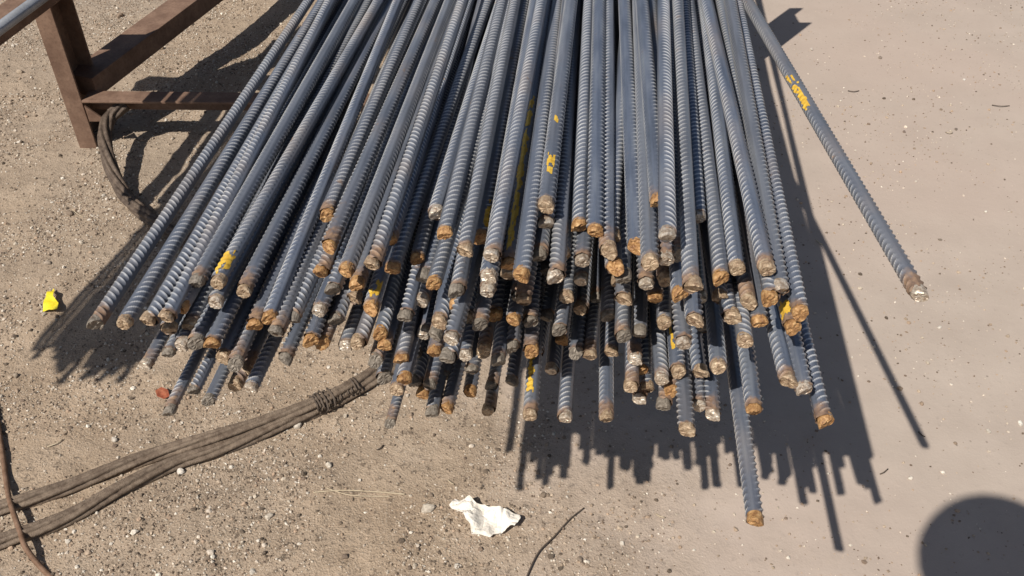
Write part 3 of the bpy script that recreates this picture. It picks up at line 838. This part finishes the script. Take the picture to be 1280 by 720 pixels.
# ------------------------------------------------------------------ small litter
def sheet(outline, z_fn, thick, mat, name, sub=3):
    import bmesh
    bm = bmesh.new()
    vs = []
    for (u, v) in outline:
        p = at_z(u, v, .004); vs.append(bm.verts.new((p.x, p.y, 0)))
    bm.faces.new(vs); bmesh.ops.triangulate(bm, faces=bm.faces)
    for _ in range(sub): bmesh.ops.subdivide_edges(bm, edges=bm.edges, cuts=1, use_grid_fill=True); bmesh.ops.triangulate(bm, faces=bm.faces)
    for q in bm.verts: q.co.z = gz(q.co.x, q.co.y) + z_fn(q.co.x, q.co.y)
    bmesh.ops.recalc_face_normals(bm, faces=bm.faces)
    me = bpy.data.meshes.new(name); bm.to_mesh(me); bm.free()
    o = link(name, me, mat)
    m = o.modifiers.new('thick', 'SOLIDIFY'); m.thickness = thick; m.offset = 1
    return o
wo = [(480 + a / 3, 480 + b / 3) for a, b in [(245, 455), (262, 440), (285, 438), (318, 450), (345, 455), (385, 466), (420, 474), (470, 488), (512, 500), (506, 522), (495, 540), (468, 548), (440, 555), (418, 568), (395, 572), (365, 580), (335, 576), (318, 552), (312, 525), (296, 500), (285, 490), (262, 480)]]
wf = sheet([(u + 2.2 * math.sin(i * 2.3), v + 2.0 * math.cos(i * 3.1)) for i, (u, v) in enumerate(wo)], lambda x, y: .003 + .022 * float(N2(np.array(x * 40 + 3), np.array(y * 40))) + .012 * abs(float(N3(np.array(x * 90), np.array(y * 90))) - .5), .0015, M_PAPER, 'paper_scrap')
tag(wf, 'torn crumpled white paper scrap lying on the open dirt', 'paper')
yo = [(54, 391), (57, 381), (60, 378), (64, 367), (68, 363), (71, 370), (69, 376), (75, 383), (74, 391), (66, 392)]
yf = sheet(yo, lambda x, y: .004 + .02 * float(N3(np.array(x * 40), np.array(y * 40))), .001, M_YPL, 'plastic_scrap')
tag(yf, 'bright yellow triangular plastic scrap on the dirt beside the dark shadow', 'plastic scrap')
ro = [(196, 494), (203, 489), (211, 491), (213, 498), (206, 502), (198, 500)]
rf_ = sheet(ro, lambda x, y: .006 + .012 * float(N3(np.array(x * 90), np.array(y * 90))), .0015, M_RED, 'scrap_flake')
tag(rf_, 'small red brown scrap flake on the dirt under the thin bars', 'scrap')
def strip(name, pts, r, mat, label, cat, group=None):
    me = tube(smooth_path([on_ground(u, v, h) for u, v, h in pts], .006), r, 6)
    o = link(name, me, mat); tag(o, label, cat, group); return o
strip('straw_stalk', [(392, 617, .004), (430, 613, .006), (470, 614, .006), (506, 618, .003)], .0013, M_STRAW, 'long pale straw stalk lying on the dirt below the wire rope', 'straw')
strip('straw_stalk', [(408, 611, .003), (440, 619, .008), (488, 621, .003)], .001, M_STRAW, 'shorter pale straw stalk crossing the long stalk', 'straw')
strip('twig', [(655, 730, .004), (672, 692, .006), (694, 668, .005), (712, 648, .004), (730, 633, .002)], .0014, M_TWIG, 'thin dark curved twig on the dirt right of the white scrap', 'twig')
for k, (u, v, du, dv) in enumerate([(250, 575, 70, -22), (820, 640, 12, 5), (1100, 592, 10, -6), (1020, 300, 8, 6), (1148, 540, 8, 6), (90, 262, 14, 9), (1060, 113, 14, 0), (1182, 165, 9, 1), (1240, 131, 22, 1), (60, 560, 20, -8), (470, 560, 9, -6), (560, 600, 8, 5)]):
    strip('dry_stem', [(u, v, .003), (u + du * .5, v + dv * .5 + 1, .005), (u + du, v + dv, .002)], .0012, M_STRAW if k % 2 else M_TWIG, 'short bit of dry stem lying on the ground', 'stem', 'bits of dry stem on the ground')

# ------------------------------------------------------------------ the person filming (only the head's shadow falls into view)
def person():
    hs = at_z(1255, 724)
    h = 1.70; H = hs + LIGHT * (h / LIGHT.z)
    hx, hy = H.x, H.y
    V, E, Rd = [], [], []
    def nd(p, r, parent=None):
        V.append(p); Rd.append(r if isinstance(r, tuple) else (r, r))
        if parent is not None: E.append((parent, len(V) - 1))
        return len(V) - 1
    bx, by = hx, hy - .05
    pel = nd((bx, by, .95), (.155, .115))
    wst = nd((bx, by, 1.12), (.14, .105), pel); ch = nd((bx, by, 1.33), (.165, .12), wst); ub = nd((bx, by + .0, 1.47), (.12, .09), ch)
    nk = nd((bx, by + .02, 1.55), .058, ub); jaw = nd((hx, hy + .0, 1.62), (.072, .08), nk); hd = nd((hx, hy, 1.70), (.082, .098), jaw); tp = nd((hx, hy - .01, 1.775), (.066, .08), hd)
    for s in (-1, 1):
        hip = nd((bx + s * .10, by, .88), .092, pel); kn = nd((bx + s * .12, by + .03, .49), .06, hip); ank = nd((bx + s * .13, by - .02, .09), .04, kn); nd((bx + s * .15, by + .13, .035), (.042, .032), ank)
        sh = nd((bx + s * .18, by, 1.45), .062, ub); el = nd((bx + s * .25, by + .03, 1.17), .045, sh); wr = nd((.055 + s * .09, -.10, 1.26), .03, el); pm = nd((.055 + s * .08, -.065, 1.31), (.034, .017), wr)
        for f in range(4):
            k = nd((.055 + s * (.078 - .017 * f), -.05, 1.335 + .004 * f), .0085, pm); k2 = nd((.055 + s * (.074 - .017 * f), -.052, 1.355 + .003 * f), .0078, k); nd((.055 + s * (.070 - .017 * f), -.05, 1.37 + .002 * f), .0068, k2)
        t1 = nd((.055 + s * .062, -.035, 1.335), .0095, pm); nd((.055 + s * .05, -.022, 1.352), .0085, t1)
    me = bpy.data.meshes.new('person'); me.from_pydata(V, E, []); o = bpy.data.objects.new('person', me); col.objects.link(o)
    sk = o.modifiers.new('skin', 'SKIN'); sk.use_smooth_shade = True
    for i, d in enumerate(me.skin_vertices[0].data): d.radius = Rd[i]; d.use_root = i == 0
    ss = o.modifiers.new('sub', 'SUBSURF'); ss.levels = 2; ss.render_levels = 2
    t = NT('person_cloth'); P = t.coord('Object'); sep = t.add('ShaderNodeSeparateXYZ'); t.l.new(P, sep.inputs[0])
    z = sep.outputs[2]
    c = t.mix(t.math('GREATER_THAN', z, .97), (.05, .06, .09), (.16, .17, .18)); c = t.mix(t.math('GREATER_THAN', z, 1.54), c, (.48, .30, .22)); c = t.mix(t.math('LESS_THAN', z, .075), c, (.03, .03, .03))
    hand = t.math('MULTIPLY', t.math('GREATER_THAN', sep.outputs[1], -.062), t.math('LESS_THAN', z, 1.5)); hand = t.math('MULTIPLY', hand, t.math('GREATER_THAN', z, 1.33))
    c = t.mix(hand, c, (.48, .30, .22))
    me.materials.append(t.out(c, .8))
    tag(o, 'person in grey jacket, dark trousers and hard hat, filming with a phone', 'person')
    import bmesh
    bm = bmesh.new(); bmesh.ops.create_uvsphere(bm, u_segments=28, v_segments=18, radius=1)
    bmesh.ops.delete(bm, geom=[q for q in bm.verts if q.co.z < -.05], context='VERTS')
    for q in bm.verts: q.co = Vector((hx + q.co.x * .138, hy - .005 + q.co.y * .165, 1.69 + q.co.z * .155))
    hm = bpy.data.meshes.new('hard_hat'); bm.to_mesh(hm); bm.free()
    for f in hm.polygons: f.use_smooth = True
    hair = link('hard_hat', hm, mat_plain('hat_plastic', (.7, .68, .62), (.75, .72, .66), 20, .4), o)
    so = hair.modifiers.new('thick', 'SOLIDIFY'); so.thickness = .006
    bm = bmesh.new()
    for s in (-1, 1):
        m = Matrix.Translation((hx + s * .088, hy - .005, 1.69)) @ Matrix.Diagonal((.012, .02, .032, 1)); bmesh.ops.create_uvsphere(bm, u_segments=12, v_segments=8, radius=1, matrix=m)
    m = Matrix.Translation((hx, hy + .098, 1.685)) @ Matrix.Diagonal((.014, .02, .024, 1)); bmesh.ops.create_uvsphere(bm, u_segments=12, v_segments=8, radius=1, matrix=m)
    fm = bpy.data.meshes.new('face'); bm.to_mesh(fm); bm.free()
    link('face', fm, mat_plain('skin', (.46, .29, .21), (.50, .32, .24), 40, .6), o)
    # phone
    pm_ = prism(box_s(.15, .072), CP - FW * .034 + RT * .055 - UP * .012, CP - FW * .026 + RT * .055 - UP * .012, UP)
    ph = link('phone', pm_, mat_plain('phone_black', (.02, .02, .022), (.03, .03, .03), 30, .3)); tag(ph, 'black phone held up in both hands of the person', 'phone')
person()
